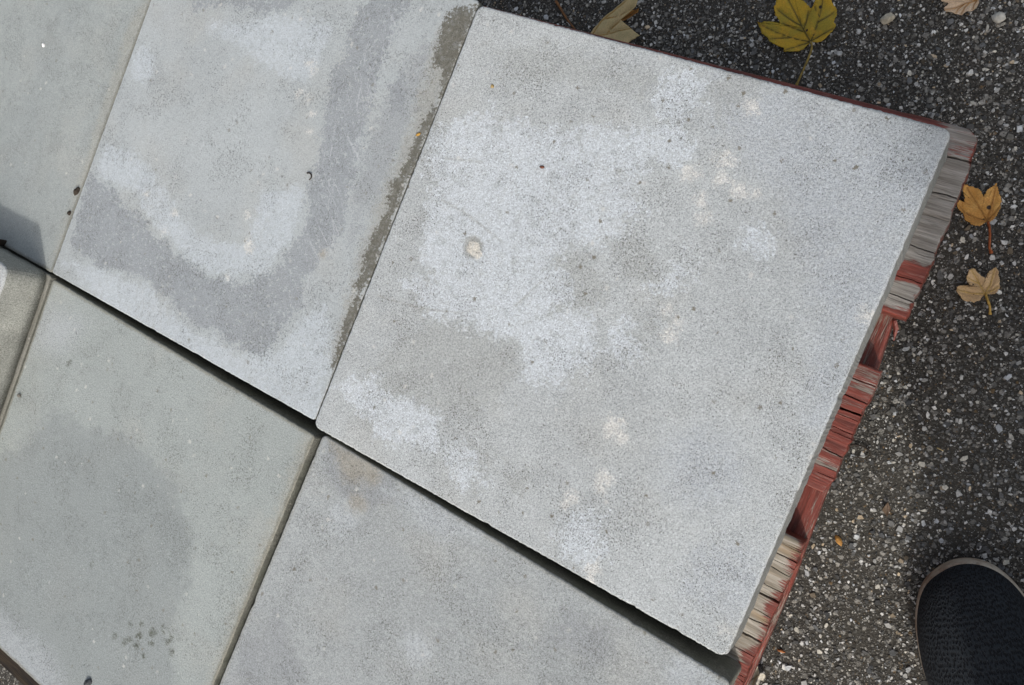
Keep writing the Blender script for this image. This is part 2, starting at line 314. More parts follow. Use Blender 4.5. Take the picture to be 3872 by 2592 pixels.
for x0, x1 in ((.075, .2010), (-.456, -.311), (-.981, -.836)):
    for y0, y1 in ((.0735, .2160), (-.2450, -.1150), (-.5815, -.4380)): k += 1; plain_box('block', pal, x0, x1, y0, y1, .022, .0965, WOODX, k)
for y0, y1 in ((.1165, .2150), (-.2300, -.1300), (-.5800, -.4820)): k += 1; plain_box('bottom_board', pal, PX0 + .002, .2000, y0, y1, .0, .0222, WOODX, k)
# a splinter that has come away below the first board
sp = [at(860, 625, .119, *Z4), at(872, 680, .116, *Z4), at(855, 765, .111, *Z4)]
V, Fc = tube(sp, [.0016, .0021, .0003], 5); mesh_obj('splinter', V, Fc, WOODY, pal, sp[0], attrs={'paint': [.75] * len(V), 'bare': [.3] * len(V)})

tim = empty('timber', (-.6, -.66, 0)); tag(tim, 'dark brown timber lying along the pallet below the moss-dotted slab', 'timber')
DKW = plain_dark = NT('dark_brown_wood'); f_ = DKW.noise(260, 5, .65, DKW.mapv(scale=(.06, 1, 1))); DKW = DKW.fin(DKW.mix(DKW.ss(f_, .35, .7), (.010, .007, .005), (.045, .030, .015)), .8, DKW.bump(f_, .002, .8), .3)  # near-black brown grain over the whole beam
plain_box('beam', tim, -1.15, -.20, -.700, -.612, 0, .10, DKW, 40)
# ------------------------------------------------------------------ slabs
DS = 3872 / 2342.0                                   # measured in the 2342 px wide view of the photograph
def W(pts, z): return np.array([at(x * DS, y * DS, z)[:2] for x, y in pts])
def slab(name, corners, ztop, th, mat, seed, label, cr=.006, bev=.0028, masks=None, n=150, rough=.0004, relief=None):
    """corners TL, TR, BR, BL; masks: attr -> list of polygons / (x, y, r) spots in the 2342 px view"""
    TL, TR, BR, BL = [np.array(c) for c in corners]
    e = np.array([0, .0006, .0013, .0022, .0034, .005]); inner = np.linspace(.0078, .4 - .0078, n); t = np.concatenate([e, inner, .4 - e[::-1]]) / .4
    m = len(t); U, Vv = np.meshgrid(t, t, indexing='ij'); u = U.ravel(); v = Vv.ravel()
    lx = u * .4 - .2; ly = v * .4 - .2; ax = np.abs(lx) - (.2 - cr); ay = np.abs(ly) - (.2 - cr); cor = (ax > 0) & (ay > 0)
    nm = np.hypot(ax, ay) + 1e-12; mx = np.maximum(ax, ay); fx = np.where(cor, ax / nm * mx, ax); fy = np.where(cor, ay / nm * mx, ay)
    lx = np.sign(lx) * (fx + .2 - cr); ly = np.sign(ly) * (fy + .2 - cr)
    ed = np.minimum(np.minimum(u, 1 - u), np.minimum(v, 1 - v)) * .4                     # distance from the rim
    u2 = (lx + .2) / .4; v2 = (ly + .2) / .4
    P = (BL[None] * ((1 - u2) * (1 - v2))[:, None] + BR[None] * (u2 * (1 - v2))[:, None] + TL[None] * ((1 - u2) * v2)[:, None] + TR[None] * (u2 * v2)[:, None])
    nearrim = ed < .006
    cen = P.mean(0)
    jit = np.zeros(len(P)); idx = np.where(nearrim)[0]
    jit[idx] = np.array([rough * (.35 * n2(P[i, 0], P[i, 1], seed, 60) + .9 * n2(P[i, 0], P[i, 1], seed + 4, 330) + .8 * n2(P[i, 0], P[i, 1], seed + 6, 800) - 2.2 * max(0, n2(P[i, 0], P[i, 1], seed + 8, 90) - .42) * 3) for i in idx]) * (1 - ed[idx] / .006)
    dirv = (P - cen); dirn = np.where(np.abs(dirv[:, :1]) > np.abs(dirv[:, 1:]), np.c_[np.sign(dirv[:, 0]), np.zeros(len(P))], np.c_[np.zeros(len(P)), np.sign(dirv[:, 1])])
    P = P + dirn * jit[:, None]
    q = np.clip(1 - ed / bev, 0, 1); z = ztop - bev * (1 - np.sqrt(np.clip(1 - q * q, 0, 1))) * .8
    lowf = np.array([n2(p[0], p[1], seed + 2, 14) for p in P]); z = z + .0004 * lowf
    A = {'rim': .0032 - ed}
    for k_, lst in (masks or {}).items():
        d = np.full(len(P), -1.0)
        for it in lst:
            if isinstance(it[0], (int, float)):
                c0 = np.array(at(it[0] * DS, it[1] * DS, ztop)[:2]); d = np.maximum(d, it[2] / 2810 * 1.0 - np.linalg.norm(P - c0, axis=1))
            else: d = np.maximum(d, sdf(P, W(it, ztop)))
        A[k_] = d
    if relief: z = z + relief(P, A)
    V = np.c_[P, z]; Fc = [(i * m + j, (i + 1) * m + j, (i + 1) * m + j + 1, i * m + j + 1) for i in range(m - 1) for j in range(m - 1)]; mi = [0] * len(Fc)
    loop = [i * m for i in range(m)] + [(m - 1) * m + j for j in range(1, m)] + [i * m + m - 1 for i in range(m - 2, -1, -1)] + [j for j in range(m - 2, 0, -1)]
    V = [tuple(x) for x in V]; prev = loop; L = len(loop)
    for r, f in enumerate((.12, .4, .75, 1.0)):
        cur = []
        for li in loop:
            x, y, z_ = V[li]; dx, dy = dirn[li]; o_ = .0006 * n2(x * 1.0 + y, r * .05 + z_, seed + 5, 90); V.append((x + dx * o_, y + dy * o_, (ztop - bev * .8) * (1 - f) + (ztop - th) * f)); cur.append(len(V) - 1)
        for k_ in range(L): Fc.append((prev[k_], cur[k_], cur[(k_ + 1) % L], prev[(k_ + 1) % L])); mi.append(1)
        prev = cur
    Fc.append(tuple(prev[::-1])); mi.append(1)
    for k_ in A: A[k_] = np.r_[A[k_], np.full(len(V) - len(P), .01 if k_ == 'rim' else -1.0)]
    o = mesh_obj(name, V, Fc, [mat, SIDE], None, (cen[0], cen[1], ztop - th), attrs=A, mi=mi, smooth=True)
    for p_ in o.data.polygons:
        if p_.material_index == 1: p_.use_smooth = False
    return tag(o, label, 'slab', 'concrete paving slabs on the pallet', 'thing')

# the big clean slab
mC = dict(pale=[[(985, 300), (1110, 255), (1200, 285), (1330, 320), (1430, 400), (1460, 480), (1400, 560), (1230, 590), (1150, 640), (1050, 640), (960, 610), (985, 420)], [(1480, 655), (1570, 595), (1575, 640), (1500, 690)], [(1390, 760), (1440, 740), (1450, 800), (1400, 820)], [(1180, 720), (1330, 700), (1370, 800), (1280, 900), (1200, 860)], (1530, 330, 45), (1560, 220, 60), [(770, 880), (840, 860), (1000, 960), (1010, 1030), (860, 1000)], (1740, 560, 26), [(1040, 610), (1240, 585), (1330, 690), (1200, 760), (1100, 760), (950, 700), (930, 640)], [(1230, 300), (1520, 290), (1560, 330), (1430, 420)], (1330, 1230, 60), [(1000, 1010), (1060, 1010), (1110, 1110), (1060, 1110)]],
          dirt=[[(1110, 110), (1250, 105), (1480, 170), (1460, 215), (1270, 190), (1150, 170)], [(840, 860), (900, 790), (1010, 740), (1120, 760), (1180, 830), (1130, 930), (1000, 950), (900, 930)], (1095, 1075, 50), (880, 960, 45), [(1230, 440), (1300, 420), (1340, 520), (1260, 560)], (1300, 620, 40), (1690, 210, 50), [(1150, 1100), (1210, 1060), (1200, 1140)], (1320, 660, 70), (1450, 600, 45), [(1010, 300), (1030, 300), (1000, 480), (985, 480)], (1380, 480, 25), (1470, 760, 40)],
          blue=[[(1640, 170), (1760, 190), (2050, 330), (2120, 420), (2060, 620), (1900, 1000), (1830, 960), (1880, 700), (1790, 450), (1650, 300)], (1600, 1080, 80), (1660, 1330, 80)],
          cream=[(1660, 365, 15), (1580, 395, 16), (1610, 500, 13), (1690, 435, 14), (1650, 410, 14), (1600, 460, 11), (1720, 245, 14), (1725, 445, 10), (1405, 980, 23), (1420, 1000, 11), (1380, 1095, 15), (1375, 1120, 10), (1310, 1140, 13), (1295, 1150, 9), (1525, 715, 12), (1530, 770, 13), (1550, 740, 9), (1355, 1300, 15), (1350, 1330, 10), (1985, 720, 11), (1660, 1440, 8)],
          stone=[(1083, 568, 17), (1092, 582, 12)], ring=[(1081, 566, 27)],
          line=[[(1010, 455), (1075, 492), (1148, 551), (1146, 554), (1072, 497), (1008, 459)], [(862, 674), (960, 703), (1060, 716), (1060, 720), (958, 708), (861, 678)], [(1015, 360), (1105, 369), (1105, 373), (1015, 365)], [(1175, 700), (1240, 640), (1243, 643), (1178, 704)]])
SIDE_C = concrete('shade_darkened_slab_side', (.24, .245, .232), [], 9.0, .10, .34, .6)  # base colour darkened to carry part of the person's shade on this face
C_MAT = concrete('pale_sandy_concrete', (.405, .424, .420), [('blue', (.385, .410, .432), .014, .012, 22, .6), ('dirt', (.325, .335, .318), .005, .018, 30, .55), ('pale', (.515, .548, .568), .0030, .015, 42, .85), ('line', (.27, .265, .235), .0008, .0010, 200, .5), ('ring', (.22, .215, .185), .002, .0026, 130, .7), ('stone', (.62, .585, .51), .0008, .0018, 150, .92), ('cream', (.60, .588, .545), .0008, .0085, 190, .85)], 1.0, .09, .38, 1.0, cloud=1.0)
co = slab('concrete_slab', [(-.1957, .2018), (.1984, .1986), (.2020, -.1990), (-.2018, -.2000)], ZT + .003, .050, C_MAT, 1, 'square concrete slab with white mottling and cream specks, overhanging the worn red board ends', .007, .0022, mC, 260, .0005, lambda P, A: .0006 * np.clip(A['stone'] / .003, 0, 1) - .0005 * np.clip(A['ring'] / .003, 0, 1))
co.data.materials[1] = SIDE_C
# the slab with the horseshoe water mark
U_ = [(205, 405), (250, 430), (300, 480), (330, 500), (350, 540), (400, 580), (450, 610), (470, 635), (540, 650), (600, 640), (650, 600), (690, 520), (712, 420), (735, 300), (762, 180), (800, 80), (840, -20), (945, -20), (900, 80), (868, 160), (830, 300), (800, 420), (775, 540), (735, 600), (700, 640), (690, 700), (645, 745), (620, 800), (575, 812), (505, 770), (450, 745), (400, 690), (330, 640), (260, 615), (190, 590), (165, 555), (180, 480)]
mB = dict(dark=[U_, [(430, -60), (690, -60), (660, 30), (600, 26), (520, 8), (445, 24)], [(890, 190), (920, 180), (930, 230), (900, 260)]],
          pale=[[(215, 400), (300, 430), (380, 540), (480, 625), (600, 630), (660, 570), (695, 440), (600, 430), (560, 560), (450, 540), (380, 440), (300, 340), (240, 330)], [(140, 600), (180, 600), (330, 655), (440, 760), (540, 810), (640, 800), (690, 720), (740, 700), (770, 800), (720, 960), (500, 850), (250, 700)], [(480, 60), (640, 40), (760, 60), (700, 200), (560, 120)], (330, 150, 50)],
          wet=[[(1040, 20), (1092, 10), (1066, 80), (1030, 180), (990, 275), (950, 370), (906, 480), (876, 560), (838, 660), (806, 745), (780, 810), (764, 842), (768, 810), (790, 730), (806, 690), (815, 640), (838, 590), (848, 545), (884, 480), (897, 420), (938, 362), (952, 300), (975, 272), (1005, 210), (1008, 160), (995, 152), (998, 110), (1012, 58)]],
          damp=[[(1080, 20), (1070, 110), (1010, 250), (960, 360), (880, 560), (770, 830), (755, 800), (830, 560), (900, 380), (960, 220), (1010, 60)]],
          mott=[[(930, 150), (985, 90), (960, 220), (890, 400), (830, 500), (800, 560), (810, 430), (870, 250)]],
          scr=[[(680, 560), (720, 380), (790, 200), (850, 40), (900, 0), (930, 30), (880, 160), (840, 300), (810, 480), (740, 640), (690, 720)]],
          cream=[(570, 560, 17), (568, 495, 9), (400, 484, 9), (710, 145, 10), (712, 165, 10), (705, 228, 9), (712, 262, 8), (680, 215, 8), (708, 305, 7), (333, 445, 7), (375, 530, 7), (520, 634, 6)], rust=[(738, 583, 9)])
B_MAT = concrete('water_marked_concrete', (.375, .400, .400), [('pale', (.470, .508, .530), .006, .010, 24, .72), ('mott', (.285, .300, .305), .003, .014, 90, .65), ('dark', (.262, .280, .290), .0016, .0105, 52, .82), ('damp', (.29, .28, .24), .008, .008, 60, .6), ('wet', (.110, .103, .080), .0012, .0060, 60, .90), ('rust', (.42, .36, .25), .004, .002, 90, .5), ('cream', (.60, .59, .545), .0014, .0070, 100, .85)], 2.0, .07, .20, .6, 420, .5, fleck=True, scr=True)
slab('concrete_slab', [(-.5935, .2035), (-.1983, .2058), (-.2046, -.1958), (-.6058, -.1957)], ZT, .047, B_MAT, 2, 'concrete slab with a dark horseshoe-shaped water mark and a brown damp strip along one edge', .0035, .0011, mB, 200, .0003)
# the plain greenish slabs
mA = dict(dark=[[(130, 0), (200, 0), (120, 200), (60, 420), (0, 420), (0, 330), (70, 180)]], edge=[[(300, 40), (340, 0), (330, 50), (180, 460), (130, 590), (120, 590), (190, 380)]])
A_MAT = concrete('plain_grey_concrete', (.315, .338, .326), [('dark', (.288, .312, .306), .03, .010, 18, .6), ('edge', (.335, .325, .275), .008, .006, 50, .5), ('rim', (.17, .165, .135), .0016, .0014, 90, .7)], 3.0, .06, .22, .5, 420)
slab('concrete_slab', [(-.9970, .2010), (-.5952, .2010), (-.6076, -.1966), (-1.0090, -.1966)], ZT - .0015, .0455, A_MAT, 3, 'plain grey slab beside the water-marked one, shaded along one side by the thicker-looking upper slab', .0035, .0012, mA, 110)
mD = dict(dark=[[(120, 950), (300, 1000), (395, 1100), (432, 1200), (425, 1330), (385, 1450), (400, 1600), (-100, 1600), (-50, 1100)]], pale=[[(-60, 1480), (0, 1400), (120, 1500), (160, 1600), (0, 1640)], [(90, 690), (200, 740), (150, 800), (70, 800)]],
          moss=[(350, 1448, 12), (318, 1456, 11), (296, 1462, 6), (262, 1456, 7), (310, 1480, 8), (345, 1472, 7), (324, 1430, 7), (390, 1460, 7), (394, 1494, 8), (382, 1470, 6), (284, 1468, 6), (158, 830, 8), (210, 1290, 6), (46, 905, 5), (330, 1500, 6), (300, 1430, 6), (376, 1440, 6)],
          edge=[[(727, 1000), (700, 990), (620, 1200), (500, 1500), (470, 1590), (500, 1590), (600, 1320)]])
D_MAT = concrete('grey_concrete_with_moss_dots', (.318, .343, .327), [('dark', (.240, .260, .255), .009, .014, 20, .72), ('pale', (.43, .45, .47), .016, .006, 24, .5), ('edge', (.33, .315, .26), .010, .006, 60, .6), ('rim', (.20, .19, .15), .0016, .0014, 90, .7), ('moss', (.095, .100, .078), .0016, .0045, 170, .9)], 4.0, .07, .30, .75, 360)
slab('concrete_slab', [(-.6011, -.2016), (-.1980, -.2080), (-.2100, -.6015), (-.6050, -.5968)], ZT - .0005, .0465, D_MAT, 4, 'grey slab with a cluster of green moss dots and a large darker patch', .004, .0012, mD, 130)
mE = dict(dark=[[(740, 1000), (800, 1020), (900, 1080), (900, 1140), (840, 1180), (760, 1110)], [(640, 1400), (560, 1460), (520, 1568), (700, 1568)], [(1400, 1440), (1300, 1400), (1250, 1460), (1380, 1520)]], dirt=[[(755, 1005), (880, 1070), (860, 1110), (790, 1100)], (815, 1150, 22)], pale=[(955, 1485, 38), (790, 1190, 40), [(870, 1120), (960, 1130), (1100, 1220), (1020, 1240)], (1580, 1560, 50)], cream=[(740, 1030, 4), (1300, 1440, 4)])
E_MAT = concrete('grey_sandy_concrete', (.330, .348, .343), [('rim', (.27, .265, .23), .0014, .0012, 90, .5), ('dark', (.262, .275, .280), .012, .010, 26, .7), ('pale', (.415, .440, .452), .007, .010, 30, .65), ('dirt', (.30, .275, .22), .008, .006, 90, .7), ('cream', (.6, .56, .48), .002, .001, 150, .7)], 5.0, .08, .32, .8, 360)
slab('concrete_slab', [(-.1899, -.2026), (.2116, -.2127), (.2030, -.6120), (-.2040, -.6030)], ZT + .0005, .0475, E_MAT, 5, 'grey slab whose brown-stained corner tucks under the white-mottled slab', .005, .0014, mE, 130)
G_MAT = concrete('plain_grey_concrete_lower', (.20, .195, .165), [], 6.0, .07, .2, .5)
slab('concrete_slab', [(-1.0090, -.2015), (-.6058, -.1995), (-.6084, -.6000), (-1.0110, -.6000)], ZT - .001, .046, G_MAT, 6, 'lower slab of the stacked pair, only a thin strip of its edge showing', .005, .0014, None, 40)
F_MAT = concrete('coarse_grey_concrete', (.40, .415, .41), [], 7.0, .1, .3, .8, 250)
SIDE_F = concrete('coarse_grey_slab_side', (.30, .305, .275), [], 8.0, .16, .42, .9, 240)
fo = slab('concrete_slab', [(-1.0120, -.1984), (-.6098, -.1984), (-.6118, -.6000), (-1.0140, -.6000)], ZT + .0475, .0475, F_MAT, 7, 'upper slab of the stacked pair, its rough grey side and bright top corner showing', .012, .003, None, 60)
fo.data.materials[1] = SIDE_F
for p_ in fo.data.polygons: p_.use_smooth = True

# ------------------------------------------------------------------ fallen leaves
def leaf_mat(name, c1, c2, c3, vein, spots=()):
    t = NT(name); a = t.noise(55, 4, .6); b = t.noise(160, 4, .6); f = t.noise(900, 3, .6); vd = t.attr('vein')
    c = t.mix(t.ss(a, .36, .64), c1, c2); c = t.mix(t.mul(t.ss(b, .52, .72), .7), c, c3)
    c = t.mix(t.mul(t.ss(vd, .0020, .0002), .42), c, vein); c = t.mix(1.0, c, t.mix(t.ss(f, .2, .8), (.75,) * 3, (1.2,) * 3), 'MULTIPLY')
    for i, (sx, sy, r) in enumerate(spots):
        d = t.n('VectorMath', {0: t.obj, 1: (sx, sy, 0)}, operation='DISTANCE').outputs['Value']; 
        xy = t.n('VectorMath', {0: t.obj, 1: (1, 1, 0)}, operation='MULTIPLY').outputs[0]; d = t.n('VectorMath', {0: xy, 1: (sx, sy, 0)}, operation='DISTANCE').outputs['Value']
        c = t.mix(t.ss(t.add(d, t.mul(t.math('SUBTRACT', b, .5), r * .8)), r * 1.2, r * .7), c, (.03, .018, .01))
    h = t.add(t.mul(t.ss(vd, .0016, 0.0), 1.0), t.mul(b, .4)); return t.fin(c, .55, t.bump(h, .0008, .8), .35)
STALK = {}
def plain(name, col, rough=.7, sc_=300, amt=.4):
    t = NT(name); f = t.noise(sc_, 4, .6); return t.fin(t.mix(t.ss(f, .25, .75), tuple(x * (1 - amt) for x in col), tuple(x * (1 + amt) for x in col)), rough, t.bump(f, .0006, .6), .3)
def leaf(label, zz, z0, outline, base, veins, stalk, cols, stalkcol, curl, seed, zfun=None, spots=(), tooth=.0009, group='fallen leaves'):
    toW = lambda p: np.array(at(p[0], p[1], z0, *zz)[:2])
    O = np.array([toW(p) for p in outline]); O = np.r_[O, O[:1]]; m = 150; O = resample(O, m + 1)[:-1]; b = toW(base); c = O.mean(0) * .62 + b * .38
    tang = np.roll(O, -1, 0) - np.roll(O, 1, 0); nr = np.c_[tang[:, 1], -tang[:, 0]]; nr /= np.linalg.norm(nr, axis=1)[:, None] + 1e-9
    sgn = 1 if (((O - c) * nr).sum(1).mean() > 0) else -1
    O = O + nr * sgn * (tooth * np.array([(i * 1.7 % 3) / 3 - .4 + .5 * n1(i * .35, seed) for i in range(m)]))[:, None]
    vl = [np.array([toW(p) for p in v]) for v in veins]
    rings = [.03, .12, .22, .33, .44, .55, .65, .74, .82, .89, .95, 1.0]; P = [c]; 
    for s in rings: P += list(c + (O - c) * s)
    P = np.array(P); size = np.linalg.norm(O - c, axis=1).mean(); rad = np.r_[0, np.repeat(rings, m)]
    def height(Q, r=None):
        rel = (Q - c) / size; h = curl * size * (rel ** 2).sum(1) * .35 + .0022 * np.array([n2(q[0], q[1], seed, 45) for q in Q]) + .0008 * np.array([n2(q[0], q[1], seed + 2, 130) for q in Q])
        if zfun is not None: h = h + zfun(rel)
        return h
    vd = np.full(len(P), 1.0)
    for v in vl:
        for i in range(len(v) - 1):
            ab = v[i + 1] - v[i]; t_ = np.clip(((P - v[i]) @ ab) / (ab @ ab), 0, 1); vd = np.minimum(vd, np.linalg.norm(P - v[i] - t_[:, None] * ab, axis=1))
    H = height(P); H = H - 0.4 * np.clip(.003 - vd, 0, 1); lift = .0022 - H.min(); z = z0 * 0 + H + lift
    V = np.c_[P, z]; Fc = [(0, 1 + k_, 1 + (k_ + 1) % m) for k_ in range(m)]
    for r in range(len(rings) - 1):
        a0 = 1 + r * m; a1 = a0 + m
        Fc += [(a0 + k_, a1 + k_, a1 + (k_ + 1) % m, a0 + (k_ + 1) % m) for k_ in range(m)]
    if sgn < 0 or np.cross(O[0] - c, O[20] - c) < 0: Fc = [f[::-1] for f in Fc] if np.cross(O[0] - c, O[12] - c) < 0 else Fc
    root = empty('fallen_leaf', (b[0], b[1], 0)); tag(root, label, 'leaf', group)
    sp_ = [tuple(toW(s_[:2]) - b) + (s_[2],) for s_ in spots]
    mt = leaf_mat('leaf_blade_' + str(seed), *cols, spots=sp_)
    o = mesh_obj('blade', V, Fc, mt, root, (b[0], b[1], 0), smooth=True, attrs={'vein': vd})
    so_ = o.modifiers.new('thickness', 'SOLIDIFY'); so_.thickness = .00035; so_.offset = -1
    vm = plain('leaf_vein_' + str(seed), cols[3], .6)
    for v in vl:
        Q = resample(v, 14); zq = height(Q) + lift - .0011
        V2, F2 = tube(np.c_[Q, zq], list(np.linspace(.00055, .0002, 14)), 5); mesh_obj('vein', V2, F2, vm, o, (b[0], b[1], 0), smooth=True)
    if stalk:
        Q = resample([toW(p) for p in stalk], 18); z_b = float((height(np.array([b])) + lift)[0]) - .0012; tt = np.linspace(0, 1, 18)
        zq = z_b * (1 - tt) ** 1.5 + .0016 + .0022 * np.sin(tt * 3.1); rr = np.linspace(.0011, .0010, 18); rr[-2:] *= 1.5
        V2, F2 = tube(np.c_[Q, zq], list(rr), 7); mesh_obj('stalk', V2, F2, plain('leaf_stalk_' + str(seed), stalkcol, .5), root, (b[0], b[1], 0), smooth=True)
    return root
ZL2 = (4.6125, 2820, 0)
leaf('yellow-green maple leaf with dark veins and a long stalk', ZL2, .005, [(1130, 735), (1060, 790), (1000, 860), (890, 905), (800, 915), (650, 905), (680, 850), (560, 810), (470, 770), (410, 725), (420, 700), (350, 650), (290, 610), (265, 520), (240, 470), (205, 410), (280, 430), (330, 400), (400, 385), (500, 400), (600, 420), (570, 340), (510, 260), (498, 140), (535, 100), (545, 0), (600, -120), (640, -200), (700, -260), (780, -230), (850, -100), (960, 0), (1035, 40), (1080, 100), (1140, 180), (1190, 90), (1250, 0), (1280, -80), (1340, -190), (1400, -140), (1450, -40), (1500, 50), (1545, 120), (1590, 185), (1580, 290), (1560, 330), (1530, 420), (1575, 440), (1540, 520), (1500, 570), (1400, 660), (1360, 710), (1270, 745), (1190, 730), (1150, 715)], (1130, 715),
     [[(1130, 715), (1000, 500), (880, 260), (740, 0), (680, -160)], [(1130, 715), (1220, 520), (1290, 300), (1340, 60), (1345, -120)], [(1130, 715), (960, 690), (780, 640), (550, 570), (250, 450)], [(1130, 715), (1300, 620), (1530, 510)], [(1130, 715), (930, 790), (680, 890)], [(960, 440), (840, 380), (660, 260), (560, 180)], [(1010, 500), (1060, 380), (1090, 200)], [(1260, 400), (1400, 320), (1540, 230)], [(1000, 540), (820, 480), (650, 410)], [(800, 645), (600, 660), (440, 690)], [(1290, 300), (1230, 220), (1215, 130)]],
     [(1130, 730), (1155, 790), (1145, 880), (1080, 1050), (990, 1240), (865, 1495)], ((.44, .27, .012), (.29, .22, .018), (.50, .27, .018), (.085, .068, .015)), (.24, .17, .04), .25, 21, spots=[(1305, 140, .0016), (1065, 530, .0012)])
ZL3 = (2.801, 3540, 660)
leaf('orange-brown leaf with one dark spot, touching the pallet edge', ZL3, .005, [(545, 495), (470, 535), (420, 545), (370, 520), (310, 480), (285, 400), (240, 370), (225, 320), (240, 270), (275, 290), (285, 350), (310, 355), (300, 250), (285, 170), (290, 115), (340, 125), (380, 130), (410, 150), (440, 140), (480, 190), (505, 250), (530, 180), (570, 150), (610, 125), (635, 98), (650, 150), (660, 200), (685, 240), (690, 290), (670, 330), (688, 335), (660, 390), (630, 440), (600, 480), (570, 495)], (545, 490),
     [[(545, 490), (450, 330), (330, 150)], [(545, 490), (590, 330), (635, 130)], [(545, 490), (420, 460), (300, 400), (245, 320)], [(545, 490), (610, 430), (670, 350)]], [(548, 498), (565, 560), (570, 650), (565, 770), (590, 830)], ((.46, .22, .045), (.52, .29, .075), (.38, .16, .030), (.30, .14, .03)), (.26, .07, .02), .25, 22, spots=[(560, 347, .0020), (505, 470, .0007)])
leaf('pale tan maple leaf with three lobes lying alone on the asphalt', ZL3, .005, [(520, 1265), (490, 1290), (460, 1330), (400, 1355), (360, 1340), (300, 1340), (255, 1290), (220, 1235), (222, 1190), (290, 1175), (375, 1182), (330, 1140), (325, 1090), (345, 1020), (370, 995), (410, 1000), (450, 1050), (500, 1080), (528, 1105), (545, 1060), (570, 1020), (610, 990), (640, 990), (660, 1030), (665, 1090), (675, 1140), (672, 1200), (650, 1240), (600, 1265), (560, 1265)], (520, 1262),
     [[(520, 1262), (440, 1120), (375, 1010)], [(520, 1262), (580, 1160), (622, 1010)], [(520, 1262), (390, 1262), (235, 1225)], [(520, 1262), (600, 1230), (655, 1190)], [(460, 1155), (400, 1130), (345, 1100)]], [(522, 1265), (545, 1330), (570, 1400), (575, 1480)], ((.50, .33, .16), (.56, .39, .21), (.44, .27, .11), (.50, .33, .10)), (.42, .26, .06), .16, 23, spots=[(393, 1165, .0007), (400, 1265, .0006)])
ZL5 = (5.4236, 3440, 0)
leaf('pale pinkish leaf with a wavy curled rim, beside a round white pebble', ZL5, .006, [(610, 0), (650, 60), (800, 65), (770, 120), (700, 180), (720, 240), (760, 275), (850, 240), (950, 265), (1070, 290), (1130, 230), (1160, 215), (1250, 210), (1310, 190), (1380, 130), (1415, 50), (1415, 0), (1380, -120), (1250, -220), (1050, -260), (850, -220), (700, -120)], (1390, -10),
     [[(1390, -10), (1150, 40), (900, 160), (720, 220)], [(1150, 40), (1000, 150), (950, 250)], [(1250, 15), (1130, 130), (1060, 270)], [(1390, -10), (1100, -60), (640, 10)], [(1390, -10), (1320, 80), (1300, 180)]], None, ((.52, .38, .25), (.60, .46, .32), (.48, .38, .16), (.34, .18, .06)), (.3, .2, .1), .7, 24, tooth=.0004)
ZL1 = (5.8575, 2120, 0)
leaf('olive-tan folded leaf poking out beside the slab edge', ZL1, .006, [(610, 745), (700, 620), (800, 520), (930, 380), (1080, 280), (1260, 160), (1450, 50), (1560, -40), (1700, -80), (1790, -20), (1750, 80), (1790, 110), (1750, 190), (1730, 260), (1650, 265), (1490, 270), (1300, 430), (1440, 560), (1600, 700), (1750, 850), (1860, 940), (1770, 960), (1740, 1000), (1650, 1010), (1560, 1090), (1250, 1080), (900, 980), (680, 860)], (650, 760),
     [[(650, 780), (960, 765), (1300, 715), (1620, 705)], [(660, 760), (900, 440), (1250, 200), (1600, 0)], [(1040, 720), (1160, 610), (1290, 520)], [(1000, 400), (1300, 380), (1650, 265)]], None, ((.56, .42, .20), (.47, .37, .17), (.60, .43, .21), (.36, .21, .05)), (.3, .2, .1), .25, 25, zfun=lambda r: .006 * np.clip(r[:, 0], -1, 2), tooth=.0002)
leaf('rust-brown curled lobe turned under the olive-tan folded leaf', ZL1, .004, [(1280, 440), (1400, 330), (1490, 260), (1650, 240), (1740, 220), (1725, 310), (1620, 340), (1540, 400), (1400, 450), (1340, 462)], (1330, 430), [[(1330, 430), (1520, 340), (1700, 270)]], None, ((.40, .19, .05), (.46, .24, .07), (.30, .13, .03), (.25, .12, .03)), (.3, .2, .1), .3, 26, tooth=.0003)
# crumpled dry scrap by the pallet corner
ZL8 = (3.548, 2550, 2150)
leaf('crumpled whitish dry leaf scrap beside the pallet under the bare tan board', ZL8, .006, [(1075, 1400), (1070, 1330), (1120, 1310), (1150, 1390), (1200, 1370), (1220, 1440), (1190, 1520), (1150, 1500), (1110, 1600), (1040, 1640), (960, 1560), (1010, 1450)], (1080, 1480), [[(1080, 1480), (1150, 1420)], [(1080, 1480), (1050, 1600)]], None, ((.46, .42, .34), (.56, .53, .46), (.30, .25, .16), (.34, .28, .18)), (.3, .2, .1), .9, 27, zfun=lambda r: .004 * np.sin(r[:, 0] * 6), tooth=.001)

# ------------------------------------------------------------------ twigs, pebbles, crumbs
def stick(name, label, cat, pts, rad, mat, n=14):
    Q = resample([tuple(p) for p in pts], n); V, Fc = tube(Q, list(np.linspace(rad, rad * .6, n)), 7); o = mesh_obj(name, V, Fc, mat, None, tuple(Q[0]), smooth=True); return tag(o, label, cat)
TW = plain('brown_twig', (.17, .075, .025), .6); DK = plain('dark_debris', (.035, .026, .018), .7)
stick('twig', 'thin brown twig running under the slab beside the olive-tan folded leaf', 'twig', [at(-110, 20, .004, *ZL1), at(0, 200, .004, *ZL1), at(130, 420, .005, *ZL1), at(250, 570, .006, *ZL1), at(360, 720, .006, *ZL1)], .0016, TW)
stick('curled_stem', 'dark curled stem on the asphalt by the solid red board', 'stem', [at(x, y, .003, *Z4) for x, y in ((545, 1475), (590, 1465), (650, 1478), (690, 1505), (700, 1535), (660, 1560), (570, 1545))], .0008, DK, 24)
stick('dry_needle', 'straw-coloured dry needle lying on the open asphalt', 'needle', [at(x, y, .0045, *Z4) for x, y in ((1145, 1485), (1165, 1496), (1190, 1508))], .0006, plain('straw', (.42, .33, .16)), 5)
